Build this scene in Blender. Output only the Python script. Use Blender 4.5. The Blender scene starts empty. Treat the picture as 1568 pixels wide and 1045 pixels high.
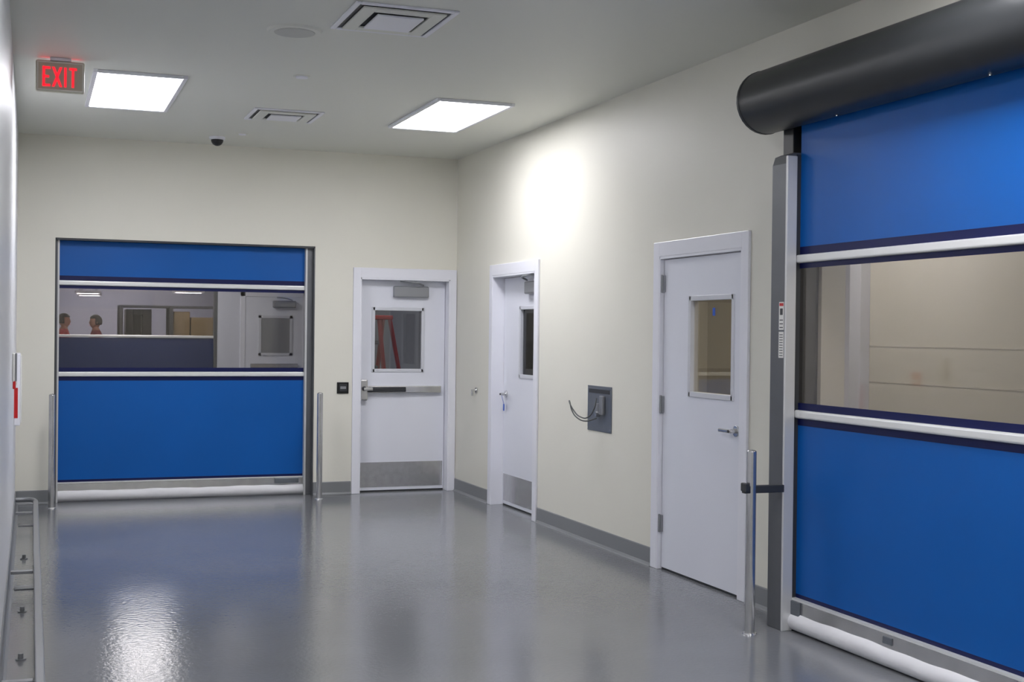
import bpy, bmesh, math, random
from mathutils import Vector, Matrix
random.seed(4)
sc = bpy.context.scene
try:
    sc.view_settings.view_transform = 'Standard'
    sc.view_settings.look = 'None'
except Exception: pass
H = 3.306; W = 4.099

# ---------------------------------------------------------------- materials
def lin(c):
    return tuple(((x/255)/12.92 if x/255 <= .04045 else ((x/255+.055)/1.055)**2.4) for x in c)
def mat(name, rgb, rough=.5, metal=0., spec=.5, bump=0., bscale=60., var=0., vscale=3., emit=None, estr=0., coat=0., aniso=0.):
    m = bpy.data.materials.new(name); m.use_nodes = True
    nt = m.node_tree; b = nt.nodes['Principled BSDF']
    c = lin(rgb) + (1,)
    b.inputs['Base Color'].default_value = c
    b.inputs['Roughness'].default_value = rough
    b.inputs['Metallic'].default_value = metal
    b.inputs['Specular IOR Level'].default_value = spec
    b.inputs['Coat Weight'].default_value = coat
    tc = nt.nodes.new('ShaderNodeTexCoord')
    if var > 0:
        n = nt.nodes.new('ShaderNodeTexNoise'); n.inputs['Scale'].default_value = vscale; n.inputs['Detail'].default_value = 4
        nt.links.new(tc.outputs['Object'], n.inputs['Vector'])
        r = nt.nodes.new('ShaderNodeValToRGB')
        r.color_ramp.elements[0].position = .3; r.color_ramp.elements[1].position = .7
        r.color_ramp.elements[0].color = tuple(x*(1-var) for x in c[:3]) + (1,)
        r.color_ramp.elements[1].color = tuple(min(1, x*(1+var)) for x in c[:3]) + (1,)
        nt.links.new(n.outputs['Fac'], r.inputs['Fac']); nt.links.new(r.outputs['Color'], b.inputs['Base Color'])
    if bump > 0:
        n2 = nt.nodes.new('ShaderNodeTexNoise'); n2.inputs['Scale'].default_value = bscale; n2.inputs['Detail'].default_value = 2
        nt.links.new(tc.outputs['Object'], n2.inputs['Vector'])
        bp = nt.nodes.new('ShaderNodeBump'); bp.inputs['Strength'].default_value = bump; bp.inputs['Distance'].default_value = .01
        nt.links.new(n2.outputs['Fac'], bp.inputs['Height']); nt.links.new(bp.outputs['Normal'], b.inputs['Normal'])
    if emit:
        b.inputs['Emission Color'].default_value = lin(emit) + (1,)
        b.inputs['Emission Strength'].default_value = estr
    return m
def glassmat(name, tint, gloss=.12, rough=.02, k=.3):
    m = bpy.data.materials.new(name); m.use_nodes = True
    nt = m.node_tree; nt.nodes.remove(nt.nodes['Principled BSDF'])
    t = nt.nodes.new('ShaderNodeBsdfTransparent'); t.inputs[0].default_value = lin(tint) + (1,)
    g = nt.nodes.new('ShaderNodeBsdfGlossy'); g.inputs['Roughness'].default_value = rough
    lw = nt.nodes.new('ShaderNodeLayerWeight'); lw.inputs['Blend'].default_value = .35
    mp = nt.nodes.new('ShaderNodeMath'); mp.operation = 'MULTIPLY_ADD'
    mp.inputs[1].default_value = k; mp.inputs[2].default_value = gloss*.3
    nt.links.new(lw.outputs['Fresnel'], mp.inputs[0])
    mx = nt.nodes.new('ShaderNodeMixShader')
    nt.links.new(mp.outputs[0], mx.inputs[0]); nt.links.new(t.outputs[0], mx.inputs[1]); nt.links.new(g.outputs[0], mx.inputs[2])
    nt.links.new(mx.outputs[0], nt.nodes['Material Output'].inputs['Surface'])
    return m

M = {}
M['wall'] = mat('cream_wall_paint', (225,223,211), .48, spec=.3, bump=.04, bscale=45, var=.012, vscale=1.5)
M['wallL'] = mat('lit_wall_paint', (228,229,232), .4, spec=.45, bump=.03, bscale=45)  # whiter copy of the wall paint; the left wall's brightness is put into its colour
M['ceil'] = mat('ceiling_paint', (222,223,214), .5, spec=.35, bump=.02, bscale=60)
M['cove'] = mat('cove_base_grey', (128,130,132), .4, spec=.4)
M['white'] = mat('white_door_paint', (226,228,236), .32, spec=.5, bump=.01, bscale=30)
M['frame'] = mat('white_frame_paint', (230,231,238), .3, spec=.5)
M['blue'] = mat('blue_vinyl', (2,88,168), .40, spec=.3, bump=.05, bscale=6, var=.04, vscale=2)
M['navy'] = mat('navy_vinyl', (8,18,72), .45, spec=.3)
M['alu'] = mat('white_aluminium_bar', (225,226,224), .3, metal=.2)
M['steel'] = mat('brushed_steel', (204,204,204), .22, metal=.9, var=.08, vscale=12)
M['galv'] = mat('galvanised_post', (105,107,110), .42, metal=.5, var=.04, vscale=8)
M['galvl'] = mat('light_post_edge', (205,206,206), .35, metal=.3)
M['kick'] = mat('kick_plate_steel', (200,200,202), .26, metal=.85, var=.08, vscale=20)
M['tube'] = mat('white_bottom_seal', (226,226,228), .5, bump=.3, bscale=9)
M['hood'] = mat('charcoal_hood', (42,44,45), .34, spec=.5)
M['black'] = mat('black_plastic', (16,16,17), .35)
M['dark'] = mat('dark_grey', (50,52,55), .45)
M['closer'] = mat('closer_grey', (150,152,155), .35, metal=.5)
M['gasket'] = mat('window_gasket', (206,208,214), .4)
M['red'] = mat('red_paint', (190,24,28), .4)
M['sticker'] = mat('white_sticker', (225,225,220), .5)
M['plate'] = mat('stainless_plate', (122,127,134), .35, metal=.6, var=.05, vscale=15)
M['cable'] = mat('grey_cable', (90,92,92), .4, metal=.4)
M['panel'] = mat('light_lens', (255,255,255), .5, emit=(250,249,255), estr=20.5)
M['panel2'] = mat('corridor_fill_lens', (255,255,255), .5, emit=(252,250,250), estr=18)  # emission for the added corridor fill panels
M['panel3'] = mat('light_lens_vestibule', (255,255,255), .5, emit=(246,248,255), estr=20)
M['exitbody'] = mat('exit_housing', (190,188,170), .4)
M['exitred'] = mat('exit_red', (200,20,30), .4, emit=(255,30,48), estr=1.25)
M['exittop'] = mat('exit_red_glow', (220,20,30), .4, emit=(255,30,45), estr=3)  # glow added to redden the ceiling above the sign
M['grille'] = mat('speaker_grille', (196,197,190), .5, bump=.3, bscale=300)
M['tan'] = mat('tan_wall_paint', (208,203,189), .5, var=.02)
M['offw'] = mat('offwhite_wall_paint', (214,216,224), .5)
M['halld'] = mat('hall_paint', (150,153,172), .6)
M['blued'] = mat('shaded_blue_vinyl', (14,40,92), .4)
M['keyblue'] = mat('blue_tag_and_reflection', (40,90,190), .4)
M['yellow'] = mat('carton_brown', (112,96,62), .7)
M['skin'] = mat('skin', (160,112,94), .5)
M['hair'] = mat('dark_hair', (20,14,12), .5, bump=.4, bscale=120)
M['shirt'] = mat('red_shirt', (160,30,40), .8, bump=.1, bscale=40)
M['shirt2'] = mat('maroon_shirt', (120,30,46), .8, bump=.1, bscale=40)
M['jeans'] = mat('dark_trousers', (35,42,60), .8)
M['vinylwin'] = glassmat('clear_vinyl', (234,231,228), .12, .04, .16)
M['glass1'] = glassmat('door_glass_grey', (203,202,200), .15, .01, .2)
M['glass2'] = glassmat('door_glass_smoke', (168,169,172), .15, .01, .2)
M['glass3'] = glassmat('door_glass_clear', (246,242,234), .15, .01, .2)

# epoxy floor
m = mat('epoxy_floor', (112,115,120), .2, spec=.5); nt = m.node_tree; b = nt.nodes['Principled BSDF']
tc = nt.nodes.new('ShaderNodeTexCoord')
n = nt.nodes.new('ShaderNodeTexNoise'); n.inputs['Scale'].default_value = .9; n.inputs['Detail'].default_value = 6
nt.links.new(tc.outputs['Object'], n.inputs['Vector'])
r = nt.nodes.new('ShaderNodeValToRGB'); r.color_ramp.elements[0].position = .35; r.color_ramp.elements[1].position = .65
r.color_ramp.elements[0].color = lin((112,114,117)) + (1,); r.color_ramp.elements[1].color = lin((120,122,125)) + (1,)
nt.links.new(n.outputs['Fac'], r.inputs['Fac']); nt.links.new(r.outputs['Color'], b.inputs['Base Color'])
r2 = nt.nodes.new('ShaderNodeMapRange'); r2.inputs['To Min'].default_value = .11; r2.inputs['To Max'].default_value = .16
nt.links.new(n.outputs['Fac'], r2.inputs['Value']); nt.links.new(r2.outputs[0], b.inputs['Roughness'])
n2 = nt.nodes.new('ShaderNodeTexNoise'); n2.inputs['Scale'].default_value = 38; n2.inputs['Detail'].default_value = 3
nt.links.new(tc.outputs['Object'], n2.inputs['Vector'])
bp = nt.nodes.new('ShaderNodeBump'); bp.inputs['Strength'].default_value = .11; bp.inputs['Distance'].default_value = .01
nt.links.new(n2.outputs['Fac'], bp.inputs['Height']); nt.links.new(bp.outputs['Normal'], b.inputs['Normal'])
M['floor'] = m

# ---------------------------------------------------------------- mesh helpers
def ident(s, d, z): return Vector((s, d, z))
def mB(s, d, z): return Vector((s, -d, z))          # back wall (d = out of wall toward room)
def mR(s, d, z): return Vector((-d, s, z))          # right wall (s = world y)
def empty(name, loc):
    e = bpy.data.objects.new(name, None); e.empty_display_size = .1; e.location = loc
    sc.collection.objects.link(e); return e
def finish(bm, name, parent, mt, bevel=0., smooth=False, seg=2):
    bmesh.ops.recalc_face_normals(bm, faces=bm.faces)
    me = bpy.data.meshes.new(name); bm.to_mesh(me); bm.free()
    o = bpy.data.objects.new(name, me); sc.collection.objects.link(o)
    for x in (mt if isinstance(mt, (list, tuple)) else [mt]): me.materials.append(x)
    if smooth:
        for p in me.polygons: p.use_smooth = True
        try:
            me.set_sharp_from_angle(angle=math.radians(40))
        except Exception: pass
    if bevel > 0:
        md = o.modifiers.new('bevel', 'BEVEL'); md.width = bevel; md.segments = seg; md.limit_method = 'ANGLE'; md.angle_limit = math.radians(50)
    if parent is not None:
        o.parent = parent; o.matrix_parent_inverse = Matrix.Translation(parent.location).inverted()
    return o
def abox(bm, lo, hi, mp=ident):
    a = mp(*lo); c = mp(*hi)
    l = [min(a[i], c[i]) for i in range(3)]; h = [max(a[i], c[i]) for i in range(3)]
    r = bmesh.ops.create_cube(bm, size=1)
    for v in r['verts']:
        v.co = Vector([(l[i]+h[i])/2 + v.co[i]*(h[i]-l[i]) for i in range(3)])
    return r['verts']
def acyl(bm, p0, p1, r1, r2=None, mp=ident, seg=24):
    a = mp(*p0); c = mp(*p1); r2 = r1 if r2 is None else r2
    d = c-a; q = d.to_track_quat('Z', 'Y').to_matrix().to_4x4()
    bmesh.ops.create_cone(bm, cap_ends=True, segments=seg, radius1=r1, radius2=r2, depth=d.length, matrix=Matrix.Translation((a+c)/2) @ q)
def asph(bm, c, rx, ry, rz, mp=ident, u=20, v=12):
    bmesh.ops.create_uvsphere(bm, u_segments=u, v_segments=v, radius=1, matrix=Matrix.Translation(mp(*c)) @ Matrix.Diagonal((rx, ry, rz, 1)))
def aprism(bm, prof, s0, s1, mp=ident):
    """prof list of (d,z); extruded along s"""
    a = [bm.verts.new(mp(s0, d, z)) for d, z in prof]; c = [bm.verts.new(mp(s1, d, z)) for d, z in prof]
    n = len(prof)
    for i in range(n):
        bm.faces.new((a[i], a[(i+1) % n], c[(i+1) % n], c[i]))
    bm.faces.new(a[::-1]); bm.faces.new(c)
def P(name, parent, mt, boxes=(), cyls=(), sph=(), mp=ident, bevel=0., smooth=None, seg=2):
    bm = bmesh.new()
    for lo, hi in boxes: abox(bm, lo, hi, mp)
    for c in cyls: acyl(bm, c[0], c[1], c[2], c[3] if len(c) > 3 else None, mp)
    for s in sph: asph(bm, s[0], s[1], s[2], s[3], mp)
    if smooth is None: smooth = bool(cyls or sph)
    return finish(bm, name, parent, mt, bevel, smooth, seg)
def tube(name, parent, mt, pts, r, mp=ident):
    cu = bpy.data.curves.new(name, 'CURVE'); cu.dimensions = '3D'; cu.bevel_depth = r; cu.bevel_resolution = 4
    sp = cu.splines.new('BEZIER'); sp.bezier_points.add(len(pts)-1)
    for bpnt, p in zip(sp.bezier_points, pts):
        bpnt.co = mp(*p); bpnt.handle_left_type = bpnt.handle_right_type = 'AUTO'
    cu.materials.append(mt); cu.use_fill_caps = True
    o = bpy.data.objects.new(name, cu); sc.collection.objects.link(o)
    if parent is not None:
        o.parent = parent; o.matrix_parent_inverse = Matrix.Translation(parent.location).inverted()
    return o
def wall(name, mt, mp, s0, s1, d0, d1, z1, holes=()):
    """solid wall from s0..s1 with floor-standing openings"""
    bm = bmesh.new(); cur = s0
    for a, c, t in sorted(holes):
        if a > cur: abox(bm, (cur, d0, 0), (a, d1, z1), mp)
        abox(bm, (a, d0, t), (c, d1, z1), mp); cur = c
    if s1 > cur: abox(bm, (cur, d0, 0), (s1, d1, z1), mp)
    return finish(bm, name, None, mt)

# ---------------------------------------------------------------- room shell
T = .15
YN = -14.0
P('floor', None, M['floor'], [((-5.2, YN-.2, -.12), (2.9, 18.2, 0))])
P('ceiling', None, M['ceil'], [((-W-.15, YN-.15, H), (T, T, H+.1))])
RO = (-3.78, -1.427, 2.39)            # back roller opening
D1 = (-.985, -.07, 2.12)              # back hinged door opening
wall('wall_back', M['wall'], mB, -W-T, T, -T, 0, H, [RO, D1])
D2 = (-2.18, -1.11, 2.12); D3 = (-5.56, -4.47, 2.12); RR = (-8.86, -6.36, 2.6)
wall('wall_right', M['wall'], mR, YN, 0, -T, 0, H, [D2, D3, RR])
P('wall_left', None, M['wallL'], [((-W-T, YN-.15, 0), (-W, 0, H))])
P('wall_front', None, M['wall'], [((-W, YN-T, 0), (0, YN, H))])

def base(name, mp, segs):
    bm = bmesh.new()
    prof = [(0.0005, 0), (.03, 0.0005), (.018, .006), (.010, .02), (.009, .118), (.006, .124), (.0005, .124)]
    for a, c in segs: aprism(bm, prof, a, c, mp)
    finish(bm, name, None, M['cove'])
base('baseboard_back', mB, [(-W+.01, -3.78), (-1.427, -1.06)])
base('baseboard_right', mR, [(-1.035, -.01), (-4.39, -2.26), (-6.185, -5.64), (-13.98, -9.05)])
base('baseboard_left', lambda s, d, z: Vector((-W+d, s, z)), [(-13.98, -.01)])

# rooms beyond the openings -------------------------------------------------
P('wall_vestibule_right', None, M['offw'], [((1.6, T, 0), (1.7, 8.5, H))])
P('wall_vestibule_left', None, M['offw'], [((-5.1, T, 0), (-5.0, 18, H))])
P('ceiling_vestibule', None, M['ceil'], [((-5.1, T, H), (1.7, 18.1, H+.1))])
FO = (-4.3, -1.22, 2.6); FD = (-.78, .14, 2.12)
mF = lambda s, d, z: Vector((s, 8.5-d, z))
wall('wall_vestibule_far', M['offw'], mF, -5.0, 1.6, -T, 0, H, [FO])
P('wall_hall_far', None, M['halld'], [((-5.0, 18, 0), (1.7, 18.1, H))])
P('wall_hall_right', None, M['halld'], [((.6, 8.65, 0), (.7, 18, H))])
# service corridor to the right
P('wall_corridor_far', None, M['tan'], [((2.7, -12, 0), (2.8, 1.0, H))])
P('wall_corridor_end', None, M['tan'], [((T, -.25, 0), (2.7, -.15, H))])
P('wall_corridor_near', None, M['tan'], [((T, -12.1, 0), (2.7, -12, H))])
P('ceiling_corridor', None, M['ceil'], [((T, -12.1, H), (2.8, 0, H+.1))])
P('trim_1', None, M['offw'], [((2.60, -3.06, 0), (2.70, -2.84, H)), ((2.64, -2.80, 0), (2.70, -2.74, H))], bevel=.006)
P('trim_2', None, M['closer'], [((2.68, -2.84, 0), (2.70, -2.80, H))])
P('trim_3', None, M['tan'], [((2.695, -11.9, 1.5), (2.70, -3.06, 1.515)), ((2.695, -11.9, 1.2), (2.70, -3.06, 1.215))])
P('trim_4', None, M['offw'], [((T, -6.36, 0), (T+.03, -6.31, 2.6))], bevel=.004)

# ---------------------------------------------------------------- hinged doors
def door(name, mp, s0, s1, rec, lo, hi, frame_d=.02, cw=.075, win=None, kick=False, outer=None, glass='glass1'):
    """s0<s1 opening; rec = recess depth of door leaf behind wall plane"""
    e = empty(name, mp((s0+s1)/2, -rec, 0)); zt = 2.12
    oa, ob = outer if outer else (s0-cw, s1+cw)
    # pressed-steel frame: casing + reveal + stop
    P('frame_casing', e, M['frame'], [((oa, 0, 0), (s0+.004, frame_d, zt+.08)), ((s1-.004, 0, 0), (ob, frame_d, zt+.08)), ((s0, 0, zt-.02), (s1, frame_d, zt+.08))], mp=mp, bevel=.004)
    P('frame_reveal', e, M['frame'], [((s0, -T, 0), (s0+.015, frame_d-.002, zt)), ((s1-.015, -T, 0), (s1, frame_d-.002, zt)), ((s0, -T, zt-.035), (s1, frame_d-.002, zt))], mp=mp, bevel=.002)
    a, c = s0+.02, s1-.02
    z0, z1 = .015, zt-.04
    w0, w1, wb, wt = win
    d0, d1 = -rec-.045, -rec
    P('leaf', e, M['white'], [((a, d0, z0), (w0, d1, z1)), ((w1, d0, z0), (c, d1, z1)), ((w0, d0, z0), (w1, d1, wb)), ((w0, d0, wt), (w1, d1, z1))], mp=mp)
    g = .022
    P('window_bead', e, M['gasket'], [((w0-.01, d1-.05, wb-.01), (w0+g, d1+.008, wt+.01)), ((w1-g, d1-.05, wb-.01), (w1+.01, d1+.008, wt+.01)), ((w0, d1-.05, wb-.01), (w1, d1+.008, wb+g)), ((w0, d1-.05, wt-g), (w1, d1+.008, wt+.01))], mp=mp, bevel=.003)
    P('glass_pane', e, M[glass], [((w0+.01, d1-.026, wb+.01), (w1-.01, d1-.020, wt-.01))], mp=mp)
    if kick:
        k0, k1 = kick
        P('kick_plate', e, M['kick'], [((k0, d1, .045), (k1, d1+.002, .29))], mp=mp)
    P('bottom_sweep', e, M['dark'], [((a, d0, 0.002), (c, d1-.004, .014))], mp=mp)
    return e, d1
def lever(e, mp, s, z, d, tip):
    P('lever_rose', e, M['steel'], cyls=[((s, d, z), (s, d+.012, z), .034), ((s, d+.012, z), (s, d+.05, z), .013)], mp=mp, bevel=.002)
    P('lever_arm', e, M['steel'], [((min(s, tip)-.01, d+.045, z-.011), (max(s, tip)+.01, d+.06, z+.011))], mp=mp, bevel=.006)
    P('lock_cylinder', e, M['dark'], cyls=[((s, d+.05, z), (s, d+.064, z), .009)], mp=mp)
def closer(e, mp, a, c, z0, z1, d):
    P('closer_body', e, M['closer'], [((a, d, z0), (c, d+.055, z1))], mp=mp, bevel=.012)
    tube('closer_arm', e, M['closer'], [(c-.06, d+.05, z1+.01), ((a+c)/2+.02, d+.13, z1+.035), (a+.06, d+.06, z1+.05)], .009, mp)

e, d = door('door_1', mB, D1[0], D1[1], .10, 0, 0, win=(-.83, -.31, 1.19, 1.81), kick=(-.955, -.10), outer=(-1.055, -.004), glass='glass1')
closer(e, mB, -.63, -.27, 1.92, 2.03, d)
P('exit_device_head', e, M['steel'], [((-.965, d, .90), (-.885, d+.06, 1.11))], mp=mB, bevel=.014)
P('exit_device_lock', e, M['dark'], cyls=[((-.925, d+.058, 1.02), (-.925, d+.075, 1.02), .022)], mp=mB)
P('push_bar_cover', e, M['dark'], [((-.885, d+.02, .985), (-.50, d+.065, 1.035))], mp=mB, bevel=.008)
P('push_bar', e, M['steel'], [((-.885, d, .975), (-.13, d+.045, 1.045))], mp=mB, bevel=.008)
P('exit_lever', e, M['steel'], [((-.93, d+.06, 1.0), (-.84, d+.08, 1.03))], mp=mB, bevel=.006)

e, d = door('door_2', mR, D2[0], D2[1], .10, 0, 0, win=(-2.06, -1.54, 1.19, 1.81), kick=(-2.14, -1.15), outer=(-2.254, -1.039), glass='glass2')
closer(e, mR, -2.12, -1.76, 1.92, 2.03, d)
lever(e, mR, -1.20, 1.02, d, -1.33)
P('key_tag', e, M['keyblue'], [((-1.235, d+.03, .87), (-1.21, d+.034, .93))], cyls=[((-1.222, d+.032, .93), (-1.21, d+.05, 1.01), .002)], mp=mR, smooth=False)

e, d = door('door_3', mR, -5.555, -4.475, .012, 0, 0, win=(-5.42, -4.86, 1.19, 1.82), outer=(-5.63, -4.39), glass='glass3')
for i, z in enumerate((.31, 1.11, 1.92)):
    P('hinge_%d' % (i+1), e, M['closer'], [((-4.515, -.012, z-.055), (-4.475, .004, z+.055))], cyls=[((-4.495, .006, z-.06), (-4.495, .006, z+.06), .008)], mp=mR)
lever(e, mR, -5.47, 1.0, d, -5.35)
P('blue_reflection', e, M['keyblue'], [((-5.16, -.028, 1.70), (-5.13, -.026, 1.75))], mp=mR)  # blue patch on the pane painted in as a reflection

# door in the far wall of the vestibule
e = empty('door_4', (-.3, 8.5, 0))
P('frame_casing', e, M['frame'], [((-.86, 0, 0), (-.78, .02, 2.2)), ((.14, 0, 0), (.22, .02, 2.2)), ((-.86, 0, 2.12), (.22, .02, 2.2))], mp=mF, bevel=.004)
P('leaf', e, M['white'], [((-.78, .0, .01), (.14, .012, 2.12))], mp=mF, bevel=.003)
P('window_bead', e, M['gasket'], [((-.57, .012, 1.18), (-.03, .024, 1.22)), ((-.57, .012, 1.78), (-.03, .024, 1.82)), ((-.57, .012, 1.18), (-.53, .024, 1.82)), ((-.07, .012, 1.18), (-.03, .024, 1.82))], mp=mF)
P('glass_pane', e, M['closer'], [((-.53, .012, 1.22), (-.07, .016, 1.78))], mp=mF)
closer(e, mF, -.35, .02, 1.95, 2.06, .012)
P('push_bar', e, M['steel'], [((-.70, .012, .98), (.06, .07, 1.05))], mp=mF, bevel=.01)

# ---------------------------------------------------------------- high-speed roller doors
def curtain(e, mp, s0, s1, d, ztop, blue, bars=(1.16, 1.99), tz=.18):
    """d is the plane (out direction) of the curtain"""
    lo, hi = bars; t = .003
    P('curtain_lower', e, blue, [((s0, d-t, tz), (s1, d+t, lo-.06))], mp=mp)
    P('curtain_upper', e, blue, [((s0, d-t, hi+.065), (s1, d+t, ztop))], mp=mp)
    P('curtain_hems', e, M['navy'], [((s0, d-.004, lo-.06), (s1, d+.004, lo-.0)), ((s0, d-.004, lo), (s1, d+.004, lo+.06)),
        ((s0, d-.004, hi-.05), (s1, d+.004, hi)), ((s0, d-.004, hi), (s1, d+.004, hi+.065))], mp=mp)
    P('curtain_bottom_hem', e, M['navy'], [((s0, d-.004, tz-.005), (s1, d+.004, tz+.018))], mp=mp)
    P('vinyl_window', e, M['vinylwin'], [((s0, d-.001, lo+.06), (s1, d+.001, hi-.05))], mp=mp)
    P('wind_bars', e, M['alu'], [((s0-.01, d-.015, lo-.022), (s1+.01, d+.026, lo+.022)), ((s0-.01, d-.015, hi-.022), (s1+.01, d+.026, hi+.022))], mp=mp, bevel=.010, seg=3)
    P('bottom_beam', e, M['steel'], [((s0, d-.02, .085), (s1, d+.028, tz-.012))], mp=mp, bevel=.005)
    P('bottom_beam_lip', e, M['alu'], [((s0, d-.022, tz-.014), (s1, d+.032, tz-.003))], mp=mp)
    bm = bmesh.new(); n = 60; R = .052; k = 16; rings = []
    for i in range(n+1):
        s = s0-.01 + (s1-s0+.02)*i/n; ring = []
        wob = .0015*math.sin(i*.9)+.002*math.sin(i*.31)
        for j in range(k):
            a = 2*math.pi*j/k
            rr = R + (wob if math.sin(a) > 0 else 0)
            ring.append(bm.verts.new(mp(s, d+.004+rr*1.05*math.cos(a), R+.001+rr*math.sin(a) if math.sin(a) > 0 else R+.001+R*math.sin(a))))
        rings.append(ring)
    for i in range(n):
        for j in range(k): bm.faces.new((rings[i][j], rings[i][(j+1) % k], rings[i+1][(j+1) % k], rings[i+1][j]))
    bm.faces.new(rings[0]); bm.faces.new(rings[-1][::-1])
    finish(bm, 'bottom_seal_tube', e, M['tube'], smooth=True)

def hood(e, mp, s0, s1, dw, sign, zc, R):
    prof = []
    cd = .22
    for i in range(19):
        a = math.radians(95 - i*(200/18))
        prof.append((dw+sign*(cd+R*math.cos(a)), zc+R*math.sin(a)))
    prof += [(dw+sign*.02, zc-R*.55), (dw+sign*.001, zc-R*.55), (dw+sign*.001, zc+R)]
    bm = bmesh.new(); aprism(bm, prof, s0, s1, mp)
    finish(bm, 'roll_hood', e, M['hood'], smooth=True)
    bm = bmesh.new(); 
    prof2 = [(dw+sign*cd + (p[0]-dw-sign*cd)*1.015, zc+(p[1]-zc)*1.015) for p in prof]
    prof2 = [(p[0] if sign*(p[0]-dw) > .001 else dw+sign*.001, p[1]) for p in prof2]
    aprism(bm, prof2, s0-.006, s0+.012, mp); aprism(bm, prof2, s1-.012, s1+.006, mp)
    finish(bm, 'hood_end_caps', e, M['hood'], smooth=True)

# back one, set in the opening
e = empty('roller_door', mB(-2.6, -.1, 0))
cB = -.12
curtain(e, mB, -3.745, -1.505, cB, 2.42, M['blue'])
P('side_guides', e, M['galv'], [((-3.778, -.148, 0), (-3.745, -.06, 2.388)), ((-1.505, -.148, 0), (-1.43, -.06, 2.388))], mp=mB, bevel=.004)
P('guide_slots', e, M['galvl'], [((-1.508, -.118, .0), (-1.49, -.055, 2.386)), ((-3.757, -.118, .0), (-3.742, -.055, 2.386))], mp=mB)
P('opening_trim', e, M['dark'], [((-3.779, -.148, 2.372), (-1.428, -.002, 2.389)), ((-3.7795, -.06, 0), (-3.770, -.002, 2.389))], mp=mB)
P('opening_trim_side', e, M['galv'], [((-1.437, -.06, 0), (-1.4275, -.002, 2.389))], mp=mB)
hood(e, mB, -3.95, -1.3, -.151, -1, 2.66, .2)
P('beam_control_box', e, M['plate'], [((-1.78, cB+.02, .115), (-1.55, cB+.045, .165))], mp=mB, bevel=.005)

# right one, surface mounted
e = empty('roller_door', mR(-7.6, .1, 0))
cR = .12
curtain(e, mR, -8.87, -6.335, cR, 2.80, M['blue'])
def postprof(s0, s1, name, inner):
    bm = bmesh.new()
    pr = [(0.001, 0), (.21, 0), (.21, 2.50), (.195, 2.545), (.16, 2.56), (0.001, 2.56)]
    aprism(bm, pr, s0, s1, mR); finish(bm, name, e, M['galv'], bevel=.004)
postprof(-6.332, -6.19, 'side_guide_far', 1)
postprof(-9.03, -8.875, 'side_guide_near', 1)
P('guide_edges', e, M['galvl'], [((-6.345, .150, 0.0), (-6.330, .214, 2.54)), ((-8.878, .150, 0.0), (-8.862, .214, 2.54))], mp=mR, bevel=.004)
P('guide_channel', e, M['dark'], [((-6.336, .10, 0.0), (-6.331, .150, 2.55)), ((-8.876, .10, 0), (-8.871, .150, 2.55))], mp=mR)
P('hood_brackets', e, M['black'], [((-6.30, .02, 2.55), (-6.20, .15, 2.80)), ((-9.0, .02, 2.55), (-8.9, .15, 2.80))], mp=mR, bevel=.004)
hood(e, mR, -9.1, -6.12, 0, 1, 2.855, .172)
P('hood_screws', e, M['steel'], cyls=[((-6.8, .22, 2.677), (-6.8, .22, 2.685), .008), ((-7.9, .22, 2.677), (-7.9, .22, 2.685), .008)], mp=mR)
P('warning_label', e, M['sticker'], [((-6.322, .210, 1.46), (-6.275, .2108, 1.60)), ((-6.322, .210, 1.61), (-6.275, .2108, 1.76))], mp=mR)
lb = [((-6.315, .2108, 1.47+i*.014), (-6.282, .2112, 1.474+i*.014)) for i in range(9)] + [((-6.312, .2108, 1.69), (-6.285, .2112, 1.725)), ((-6.315, .2108, 1.62), (-6.282, .2112, 1.625)), ((-6.315, .2108, 1.64), (-6.282, .2112, 1.645)), ((-6.315, .2108, 1.66), (-6.282, .2112, 1.665))]
P('label_print', e, M['dark'], lb, mp=mR)
P('label_red', e, M['red'], [((-6.318, .2108, 1.738), (-6.279, .2112, 1.754))], mp=mR)
P('beam_end_bracket', e, M['plate'], [((-6.42, cR+.028, .09), (-6.345, cR+.042, .165)), ((-7.2, cR+.028, .115), (-7.13, cR+.034, .15))], mp=mR, bevel=.004)

# far door beyond vestibule
e = empty('roller_door', mF(-2.7, 0, 0))
cF = -.06
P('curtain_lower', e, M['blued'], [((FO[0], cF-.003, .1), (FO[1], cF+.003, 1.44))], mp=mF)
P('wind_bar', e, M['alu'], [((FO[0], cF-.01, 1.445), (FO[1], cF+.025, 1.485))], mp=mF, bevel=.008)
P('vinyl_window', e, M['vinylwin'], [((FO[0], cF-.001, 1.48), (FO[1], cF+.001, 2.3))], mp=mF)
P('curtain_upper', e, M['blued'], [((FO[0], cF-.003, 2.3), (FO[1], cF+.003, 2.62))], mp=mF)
P('bottom_beam', e, M['steel'], [((FO[0], cF-.03, .0), (FO[1], cF+.03, .1))], mp=mF, bevel=.01)
P('side_guides', e, M['galv'], [((FO[1]-.05, -.12, 0), (FO[1], 0.01, 2.6)), ((FO[0], -.12, 0), (FO[0]+.05, 0.01, 2.6))], mp=mF, bevel=.004)

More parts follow.
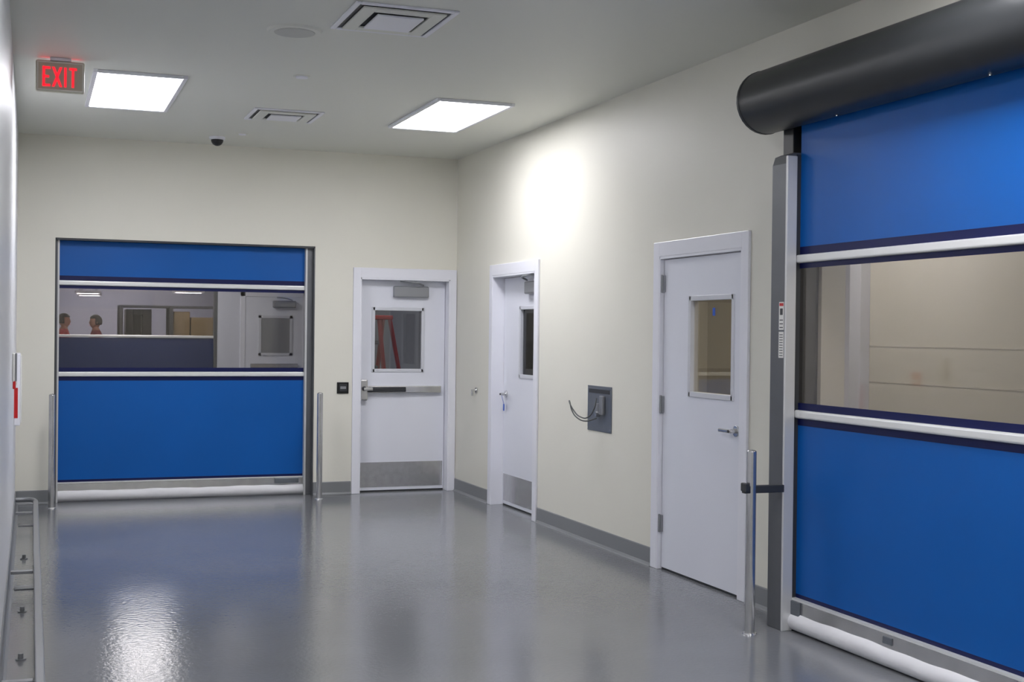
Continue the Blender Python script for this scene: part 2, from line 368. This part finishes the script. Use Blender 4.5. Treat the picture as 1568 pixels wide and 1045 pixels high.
# ---------------------------------------------------------------- bollards
def bollard(x, y, h, r, arm=None):
    e = empty('bollard', (x, y, 0))
    bm = bmesh.new(); acyl(bm, (x, y, .004), (x, y, h-.01), r, seg=28); finish(bm, 'pole', e, M['steel'], smooth=True)
    bm = bmesh.new(); asph(bm, (x, y, h-.012), r, r, r*.5); finish(bm, 'domed_cap', e, M['steel'], smooth=True)
    bm = bmesh.new(); acyl(bm, (x, y, 0), (x, y, .008), r*1.5, r*1.4, seg=28); finish(bm, 'base_flange', e, M['steel'], smooth=True)
    if arm:
        P('bracket_arm', e, M['dark'], [((x-.05, y-.02, .745), (x+arm, y+.015, .785))], bevel=.004)
        P('sensor_head', e, M['dark'], [((x-.055, y-.028, .755), (x-.03, y+.02, .80))], bevel=.006)
bollard(-3.80, -.30, 1.0, .027)
bollard(-1.43, -.30, 1.0, .027)
bollard(-.405, -6.337, .975, .026, arm=.19)

# ---------------------------------------------------------------- ceiling fittings
def lightpanel(x0, x1, y0, y1, z=H, m_='panel', hang=False):
    e = empty('ceiling_light', ((x0+x1)/2, (y0+y1)/2, z))
    t = .03
    P('trim_frame', e, M['frame'], [((x0-t, y0-t, z-.022), (x0, y1+t, z)), ((x1, y0-t, z-.022), (x1+t, y1+t, z)), ((x0, y0-t, z-.022), (x1, y0, z)), ((x0, y1, z-.022), (x1, y1+t, z))], bevel=.004)
    P('lens', e, M[m_], [((x0, y0, z-.012), (x1, y1, z-.002))])
    if hang:
        P('reflector', e, M['frame'], [((x0-t, y0-t, z-.001), (x1+t, y1+t, z+.03))])
        P('hanger_rods', e, M['dark'], cyls=[((x, (y0+y1)/2, z+.03), (x, (y0+y1)/2, H), .006) for x in (x0+.05, x1-.05)])
lightpanel(-3.575, -3.02, -3.22, -1.82)
lightpanel(-1.16, -.61, -3.14, -1.79)
lightpanel(-3.575, -3.02, -9.2, -7.8)
lightpanel(-1.16, -.61, -9.2, -7.8)
lightpanel(-2.4, -1.85, -13.2, -11.8)
lightpanel(1.2, 1.75, -4.4, -3.0, m_='panel2')  # added fill panel, out of view, to light the corridor
lightpanel(1.2, 1.75, -9.2, -7.8, m_='panel2')  # second added corridor fill, also unseen
lightpanel(-2.80, -2.05, 6.2, 7.7, m_='panel3')
lightpanel(-.6, .0, 1.5, 2.9, m_='panel3')  # unseen fill added to brighten the vestibule, placed clear of floor glare
# pendant strips in the hall
lightpanel(-3.15, -2.75, 13.9, 14.4, 2.28, hang=True)
lightpanel(-3.05, -2.65, 15.6, 16.1, 2.28, hang=True)
lightpanel(-1.35, -.85, 13.4, 13.9, 2.32, hang=True)
lightpanel(-3.6, -1.2, 9.6, 10.6, m_='panel')  # not a pendant: unseen ceiling fill added to brighten the hall
lightpanel(-3.6, -1.2, 15.6, 16.6, m_='panel')  # another added hall fill on the ceiling, out of view

def vent(x0, x1, y0, y1):
    e = empty('ceiling_air_vent', ((x0+x1)/2, (y0+y1)/2, H))
    z = H
    def ring(a, w, zb, zt):
        X0, X1, Y0, Y1 = x0+a, x1-a, y0+a, y1-a
        return [((X0, Y0, zb), (X0+w, Y1, zt)), ((X1-w, Y0, zb), (X1, Y1, zt)), ((X0+w, Y0, zb), (X1-w, Y0+w, zt)), ((X0+w, Y1-w, zb), (X1-w, Y1, zt))]
    P('outer_frame', e, M['frame'], ring(0, .03, z-.012, z), bevel=.004)
    P('throat', e, M['dark'], [((x0+.03, y0+.03, z-.004), (x1-.03, y1-.03, z-.001))])
    P('cone_ring', e, M['ceil'], ring(.055, .075, z-.020, z-.008), bevel=.003)
    P('center_plate', e, M['frame'], [((x0+.155, y0+.155, z-.03), (x1-.155, y1-.155, z-.018))], bevel=.004)
vent(-2.40, -1.83, -5.66, -5.03)
vent(-2.37, -1.82, -2.2, -1.65)

e = empty('ceiling_speaker', (-2.57, -4.86, H))
P('grille_ring', e, M['ceil'], cyls=[((-2.57, -4.86, H-.012), (-2.57, -4.86, H), .15, .16)])
P('grille', e, M['grille'], cyls=[((-2.57, -4.86, H-.016), (-2.57, -4.86, H-.01), .115, .12)])
e = empty('security_camera', (-2.43, -.5, H))
P('mount_ring', e, M['frame'], cyls=[((-2.43, -.5, H-.025), (-2.43, -.5, H), .068, .072)])
P('smoked_dome', e, M['black'], sph=[((-2.43, -.5, H-.025), .055, .055, .055)])
for x, y, r in ((-2.27, -3.55, .045), (-2.25, -.79, .035)):
    e = empty('sprinkler_cover', (x, y, H))
    P('cap', e, M['frame'], cyls=[((x, y, H-.012), (x, y, H), r*.9, r)])
    P('cap_ring', e, M['ceil'], cyls=[((x, y, H-.004), (x, y, H), r*1.2, r*1.25)])

# exit sign
e = empty('exit_sign', (-3.815, -3.5, 3.19))
x0, x1, z0, z1, yf = -3.965, -3.668, 3.085, 3.285, -3.525
P('housing', e, M['exitbody'], [((x0, yf, z0), (x1, yf+.045, z1))], bevel=.012)
P('bezel', e, M['ceil'], [((x0+.008, yf-.003, z0+.008), (x0+.016, yf+.001, z1-.008)), ((x1-.016, yf-.003, z0+.008), (x1-.008, yf+.001, z1-.008)), ((x0+.016, yf-.003, z0+.008), (x1-.016, yf+.001, z0+.016)), ((x0+.016, yf-.003, z1-.016), (x1-.016, yf+.001, z1-.008))])
P('ceiling_canopy', e, M['frame'], [((-3.88, -3.53, H-.022), (-3.75, -3.47, H))], bevel=.006)
lw_, lh, st = .046, .125, .014
bm = bmesh.new(); zb = 3.118; yl0, yl1 = yf-.005, yf+.002
def bx(a, b2, c, d2): abox(bm, (a, yl0, b2), (c, yl1, d2))
cx = x0+.042
bx(cx, zb, cx+st, zb+lh); bx(cx, zb, cx+lw_, zb+st); bx(cx, zb+lh/2-st/2, cx+lw_*.85, zb+lh/2+st/2); bx(cx, zb+lh-st, cx+lw_, zb+lh)
cx += .064
for sgn in (1, -1):
    a = (cx, zb) if sgn > 0 else (cx+lw_, zb); c = (cx+lw_, zb+lh) if sgn > 0 else (cx, zb+lh)
    hw = st*.56
    f = [bm.verts.new((a[0]-hw, yl0, a[1])), bm.verts.new((a[0]+hw, yl0, a[1])), bm.verts.new((c[0]+hw, yl0, c[1])), bm.verts.new((c[0]-hw, yl0, c[1]))]
    g = [bm.verts.new((v.co.x, yl1, v.co.z)) for v in f]
    bm.faces.new(f); bm.faces.new(g[::-1])
    for i in range(4): bm.faces.new((f[i], f[(i+1) % 4], g[(i+1) % 4], g[i]))
cx += .066
bx(cx, zb, cx+st, zb+lh)
cx += .030
bx(cx, zb+lh-st, cx+lw_, zb+lh); bx(cx+lw_/2-st/2, zb, cx+lw_/2+st/2, zb+lh)
finish(bm, 'exit_letters', e, M['exitred'])
P('ceiling_glow_strip', e, M['exittop'], [((x0+.02, yf+.02, z1-.001), (x1-.02, yf+.035, z1+.001))])  # emissive strip added on the housing to cast red on the ceiling

# ---------------------------------------------------------------- wall fittings
e = empty('card_reader', (-1.145, 0, 1.03))
P('back_plate', e, M['black'], [((-1.205, 0, .975), (-1.09, .012, 1.085))], mp=mB, bevel=.004)
P('reader_face', e, M['dark'], [((-1.185, .012, .995), (-1.11, .026, 1.065))], mp=mB, bevel=.004)
P('reader_label', e, M['closer'], [((-1.175, .026, 1.02), (-1.12, .028, 1.045))], mp=mB)

e = empty('wall_service_panel', (0, -3.5, 1.02))
P('plate', e, M['plate'], [((-3.71, 0, .85), (-3.28, .006, 1.19))], mp=mR, bevel=.003)
P('recess_lip', e, M['dark'], [((-3.68, .006, 1.135), (-3.31, .009, 1.165))], mp=mR)
P('outlet_box', e, M['closer'], [((-3.60, .006, .98), (-3.54, .03, 1.12)), ((-3.52, .006, .98), (-3.46, .025, 1.06))], mp=mR, bevel=.006)
P('screws', e, M['steel'], cyls=[((s, .006, z), (s, .010, z), .006) for s in (-3.69, -3.30) for z in (.87, 1.17)], mp=mR)
P('hook_mount', e, M['steel'], cyls=[((-3.5, .006, .98), (-3.5, .04, .98), .02)], mp=mR)
tube('cable_loop', e, M['cable'], [(-3.50, .03, 1.10), (-3.50, .05, 1.02), (-3.47, .08, .96), (-3.38, .11, .955), (-3.30, .13, 1.0), (-3.24, .14, 1.06), (-3.22, .13, 1.065), (-3.24, .12, 1.0), (-3.32, .11, .945), (-3.42, .08, .925), (-3.50, .03, .95)], .005, mR)

e = empty('wall_hook', (0, -.655, 1.02))
P('rose', e, M['steel'], cyls=[((-.655, 0, 1.03), (-.655, .012, 1.03), .03)], mp=mR, bevel=.002)
P('stem', e, M['steel'], cyls=[((-.655, .012, 1.03), (-.655, .05, 1.03), .011), ((-.655, .045, .98), (-.655, .045, 1.04), .01)], mp=mR)

mL = lambda s, d, z: Vector((-W+d, s, z))
e = empty('fire_extinguisher_cabinet', (-W, -1.1, 1.05))
P('cabinet_body', e, M['frame'], [((-1.35, 0, .80), (-.95, .045, 1.37))], mp=mL, bevel=.006)
P('cabinet_door', e, M['sticker'], [((-1.33, .045, .82), (-.97, .055, 1.35))], mp=mL, bevel=.004)
P('red_band', e, M['red'], [((-1.352, .0, .86), (-1.350, .028, 1.10))], mp=mL)
e = empty('fire_alarm_pull_station', (-W, -2.2, 1.2))
P('backbox', e, M['red'], [((-2.26, 0, 1.13), (-2.14, .02, 1.25))], mp=mL, bevel=.006)
P('handle', e, M['sticker'], [((-2.25, .02, 1.16), (-2.15, .028, 1.18))], mp=mL, bevel=.003)
e = empty('wall_phone', (-W, -2.6, 1.3))
P('phone_body', e, M['sticker'], [((-2.68, 0, 1.20), (-2.54, .018, 1.40))], mp=mL, bevel=.008)
P('handset', e, M['closer'], [((-2.66, .018, 1.2), (-2.62, .032, 1.40))], mp=mL, bevel=.01)

# low guard rail along left wall
e = empty('floor_guard_rail', (-3.93, -5, .1))
P('rail', e, M['closer'], [((-3.95, -9.5, .085), (-3.91, -.75, .125))], bevel=.006)
tube('rail_return', e, M['closer'], [(-3.93, -.74, .105), (-3.935, -.60, .105), (-3.98, -.50, .105), (-4.09, -.48, .105)], .02)
for i, y in enumerate((-1.3, -3.95, -6.55, -9.2)):
    P('bracket_%d' % (i+1), e, M['closer'], [((-4.08, y-.02, .088), (-3.955, y+.02, .108)), ((-3.945, y-.02, 0), (-3.915, y+.02, .09)), ((-4.06, y-.05, 0), (-3.915, y+.05, .008))], bevel=.003)
for i, y in enumerate((-2.9, -4.65, -5.75)):
    P('anchor_bolt_%d' % (i+1), e, M['cove'], cyls=[((-4.01, y, 0), (-4.01, y, .03), .012), ((-4.01, y, 0), (-4.01, y, .006), .024)])

# ---------------------------------------------------------------- beyond: ladder, rack, people
e = empty('step_ladder', (-.15, 2.5, 0))
ax, ay, zt = -.12, 2.5, 1.74
for k, (dx, sy) in enumerate(((-1, -1), (1, -1), (-1, 1), (1, 1))):
    bm = bmesh.new(); p0 = Vector((ax+dx*.17+sy*.30, ay+dx*.10, 0)); p1 = Vector((ax+dx*.08+sy*.04, ay+dx*.06, zt))
    acyl(bm, p0, p1, .028, .026, seg=8); finish(bm, 'leg_%d' % (k+1), e, M['red'])
P('top_cap', e, M['red'], [((ax-.12, ay-.1, zt-.02), (ax+.12, ay+.1, zt+.03))], bevel=.01)
for i in range(5):
    t = (i+1)/6
    bm = bmesh.new(); z = zt*t
    a = Vector((ax-.17*(1-t)-.08*t-.30*(1-t)-.04*t, ay-.1*(1-t)-.06*t, z)); c = Vector((ax+.17*(1-t)+.08*t-.30*(1-t)-.04*t, ay+.1*(1-t)+.06*t, z))
    acyl(bm, a, c, .022, seg=8); finish(bm, 'tread_%d' % (i+1), e, M['closer'])

e = empty('storage_rack', (-1.9, 11.6, 0))
P('uprights', e, M['dark'], [((x-.03, y-.03, 0), (x+.03, y+.03, 2.0)) for x in (-2.5, -1.65, -.8) for y in (11.3, 11.9)])
P('shelves', e, M['dark'], [((-2.5, 11.3, z), (-.8, 11.9, z+.04)) for z in (.2, .85, 1.42, 1.96)])
P('cartons', e, M['yellow'], [((-1.6, 11.35, 1.46), (-1.32, 11.8, 1.9)), ((-1.30, 11.35, 1.46), (-.9, 11.8, 1.8)), ((-2.4, 11.35, .89), (-2.0, 11.8, 1.25)), ((-1.5, 11.35, .89), (-1.1, 11.8, 1.3))], bevel=.01)
P('dark_bin', e, M['black'], [((-2.42, 11.35, 1.46), (-2.30, 11.8, 1.93)), ((-2.14, 11.35, 1.46), (-1.98, 11.8, 1.93)), ((-2.3, 11.35, 1.83), (-2.14, 11.8, 1.93)), ((-2.3, 11.6, 1.46), (-2.14, 11.8, 1.83))], bevel=.01)

def person(x, y, h, shirt, turn):
    e = empty('person', (x, y, 0)); k = h/1.75
    c, s_ = math.cos(turn), math.sin(turn)
    def tp(p): return Vector((x+(p[0]*c-p[1]*s_)*k, y+(p[0]*s_+p[1]*c)*k, p[2]*k))
    vs = []; es = []; rs = []
    def v(p, r, par=None):
        vs.append(tp(p)); rs.append((r*k, r*k)); 
        if par is not None: es.append((par, len(vs)-1))
        return len(vs)-1
    pel = v((0, 0, .96), .145); wa = v((0, 0, 1.10), .125, pel); ch = v((0, .0, 1.28), .150, wa); nb = v((0, .01, 1.43), .085, ch); nk = v((0, 0, 1.52), .055, nb)
    v((0, -.01, 1.58), .052, nk)
    hands = []
    for sg in (-1, 1):
        hp = v((sg*.09, 0, .88), .095, pel); kn = v((sg*.10, -.02, .50), .062, hp); an = v((sg*.11, .02, .10), .042, kn)
        v((sg*.12, -.05, .04), .040, an); v((sg*.13, -.15, .03), .032, len(vs)-1)
        sh = v((sg*.175, .01, 1.41), .062, nb); el = v((sg*.235, .02, 1.12), .045, sh); wr = v((sg*.25, -.06, .88), .028, el)
        hd = v((sg*.252, -.08, .80), .033, wr); hands.append((sg, (sg*.252, -.085, .80)))
    me = bpy.data.meshes.new('body_cage'); me.from_pydata([tuple(p) for p in vs], es, []); o = bpy.data.objects.new('body_cage', me); sc.collection.objects.link(o)
    o.modifiers.new('skin', 'SKIN')
    for i, rr in enumerate(rs): me.skin_vertices[0].data[i].radius = rr
    me.skin_vertices[0].data[0].use_root = True
    sb = o.modifiers.new('sub', 'SUBSURF'); sb.levels = 2; sb.render_levels = 2
    bpy.context.view_layer.update()
    dg = bpy.context.evaluated_depsgraph_get(); nm = bpy.data.meshes.new_from_object(o.evaluated_get(dg))
    bpy.data.objects.remove(o)
    nm.name = 'body'; nm.materials.clear()
    for q in (M['skin'], shirt, M['jeans'], M['black']): nm.materials.append(q)
    for p in nm.polygons:
        z = p.center.z/k; p.use_smooth = True
        loc = Vector((p.center.x-x, p.center.y-y)).length/k
        if z < .08: p.material_index = 3
        elif loc > .19 and z < .93: p.material_index = 0
        elif z < .97: p.material_index = 2
        elif z < 1.49: p.material_index = 1
        else: p.material_index = 0
    b_ = bpy.data.objects.new('body', nm); sc.collection.objects.link(b_); b_.parent = e; b_.matrix_parent_inverse = Matrix.Translation(e.location).inverted()
    for sg, hp in hands:
        bm = bmesh.new()
        for fi in range(4):
            L = (.072, .082, .078, .062)[fi]; oy = -.03+.02*fi
            a = Vector((hp[0], hp[1]+oy, hp[2]-.03)); m1 = a+Vector((-sg*.006, -.004, -L*.5)); m2 = m1+Vector((-sg*.018, -.004, -L*.45))
            acyl(bm, tp(a), tp(m1), .0088*k, .008*k, seg=8); acyl(bm, tp(m1), tp(m2), .008*k, .006*k, seg=8); asph(bm, tp(m1), .0082*k, .0082*k, .0082*k, u=8, v=6)
            asph(bm, tp(m2), .0062*k, .0062*k, .0062*k, u=8, v=6)
        a = Vector((hp[0]-sg*.012, hp[1]-.025, hp[2]+.01)); m1 = a+Vector((-sg*.012, -.03, -.03)); m2 = m1+Vector((-sg*.002, -.006, -.03))
        acyl(bm, tp(a), tp(m1), .011*k, .009*k, seg=8); acyl(bm, tp(m1), tp(m2), .009*k, .007*k, seg=8)
        finish(bm, 'fingers_%s' % ('left' if sg < 0 else 'right'), e, M['skin'], smooth=True)
    # head (faces -y before turn)
    bm = bmesh.new(); bmesh.ops.create_uvsphere(bm, u_segments=28, v_segments=20, radius=1)
    for q in bm.verts:
        X, Y, Z = q.co
        w = 1 - .28*max(0, -Z)**1.5
        yy = Y*.098*(1-.12*max(0, -Z)); 
        if Y < 0 and Z < 0: yy -= .012*(-Z)
        if abs(X) < .22 and Y < 0 and -.25 < Z < .12: yy -= .018*(1-abs(X)/.22)*(1-abs(Z+.1)/.25)
        q.co = tp((X*.077*w, yy-.01, 1.635+Z*.118))
    finish(bm, 'head', e, M['skin'], smooth=True)
    bm = bmesh.new()
    for sg in (-1, 1):
        asph(bm, tp((sg*.078, .005, 1.63)), .010, .018, .030, u=10, v=8)
    finish(bm, 'ears', e, M['skin'], smooth=True)
    bm = bmesh.new()
    for sg in (-1, 1): asph(bm, tp((sg*.030, -.098, 1.645)), .010, .008, .007, u=10, v=8)
    finish(bm, 'eyes', e, M['black'], smooth=True)
    bm = bmesh.new(); asph(bm, tp((0, -.105, 1.575)), .024, .007, .006, u=10, v=8); finish(bm, 'mouth', e, M['red'], smooth=True)
    bm = bmesh.new(); bmesh.ops.create_uvsphere(bm, u_segments=28, v_segments=20, radius=1)
    dl = [q for q in bm.verts if q.co.z < -.55 or (q.co.y < -.30 and q.co.z < .32)]
    for q in bm.verts: q.co = tp((q.co.x*.092, q.co.y*.118-.002, 1.648+q.co.z*.128))
    bmesh.ops.delete(bm, geom=dl, context='VERTS')
    o = finish(bm, 'hair', e, M['hair'], smooth=True); sd = o.modifiers.new('thick', 'SOLIDIFY'); sd.thickness = .012
person(-3.40, 13.4, 1.84, M['shirt'], 1.3)
person(-2.84, 13.2, 1.82, M['shirt2'], -1.4)

# ---------------------------------------------------------------- world + camera
w = bpy.data.worlds.new('world'); sc.world = w; w.use_nodes = True
w.node_tree.nodes['Background'].inputs[0].default_value = (.02, .02, .022, 1)
yw, pt, rl = .35645, -.00565, .0114
f = Vector((math.sin(yw)*math.cos(pt), math.cos(yw)*math.cos(pt), math.sin(pt)))
ri = Vector((math.cos(yw), -math.sin(yw), 0)); up = ri.cross(f)
R = ri*math.cos(rl)+up*math.sin(rl); U = -ri*math.sin(rl)+up*math.cos(rl)
cam = bpy.data.cameras.new('camera'); co = bpy.data.objects.new('camera', cam); sc.collection.objects.link(co)
mw = Matrix((R, U, -f)).transposed().to_4x4(); mw.translation = Vector((-3.977, -12.282, 1.573)); co.matrix_world = mw
cam.sensor_width = 36; cam.lens = 1977.7/1568*36; cam.clip_start = .02
sc.camera = co
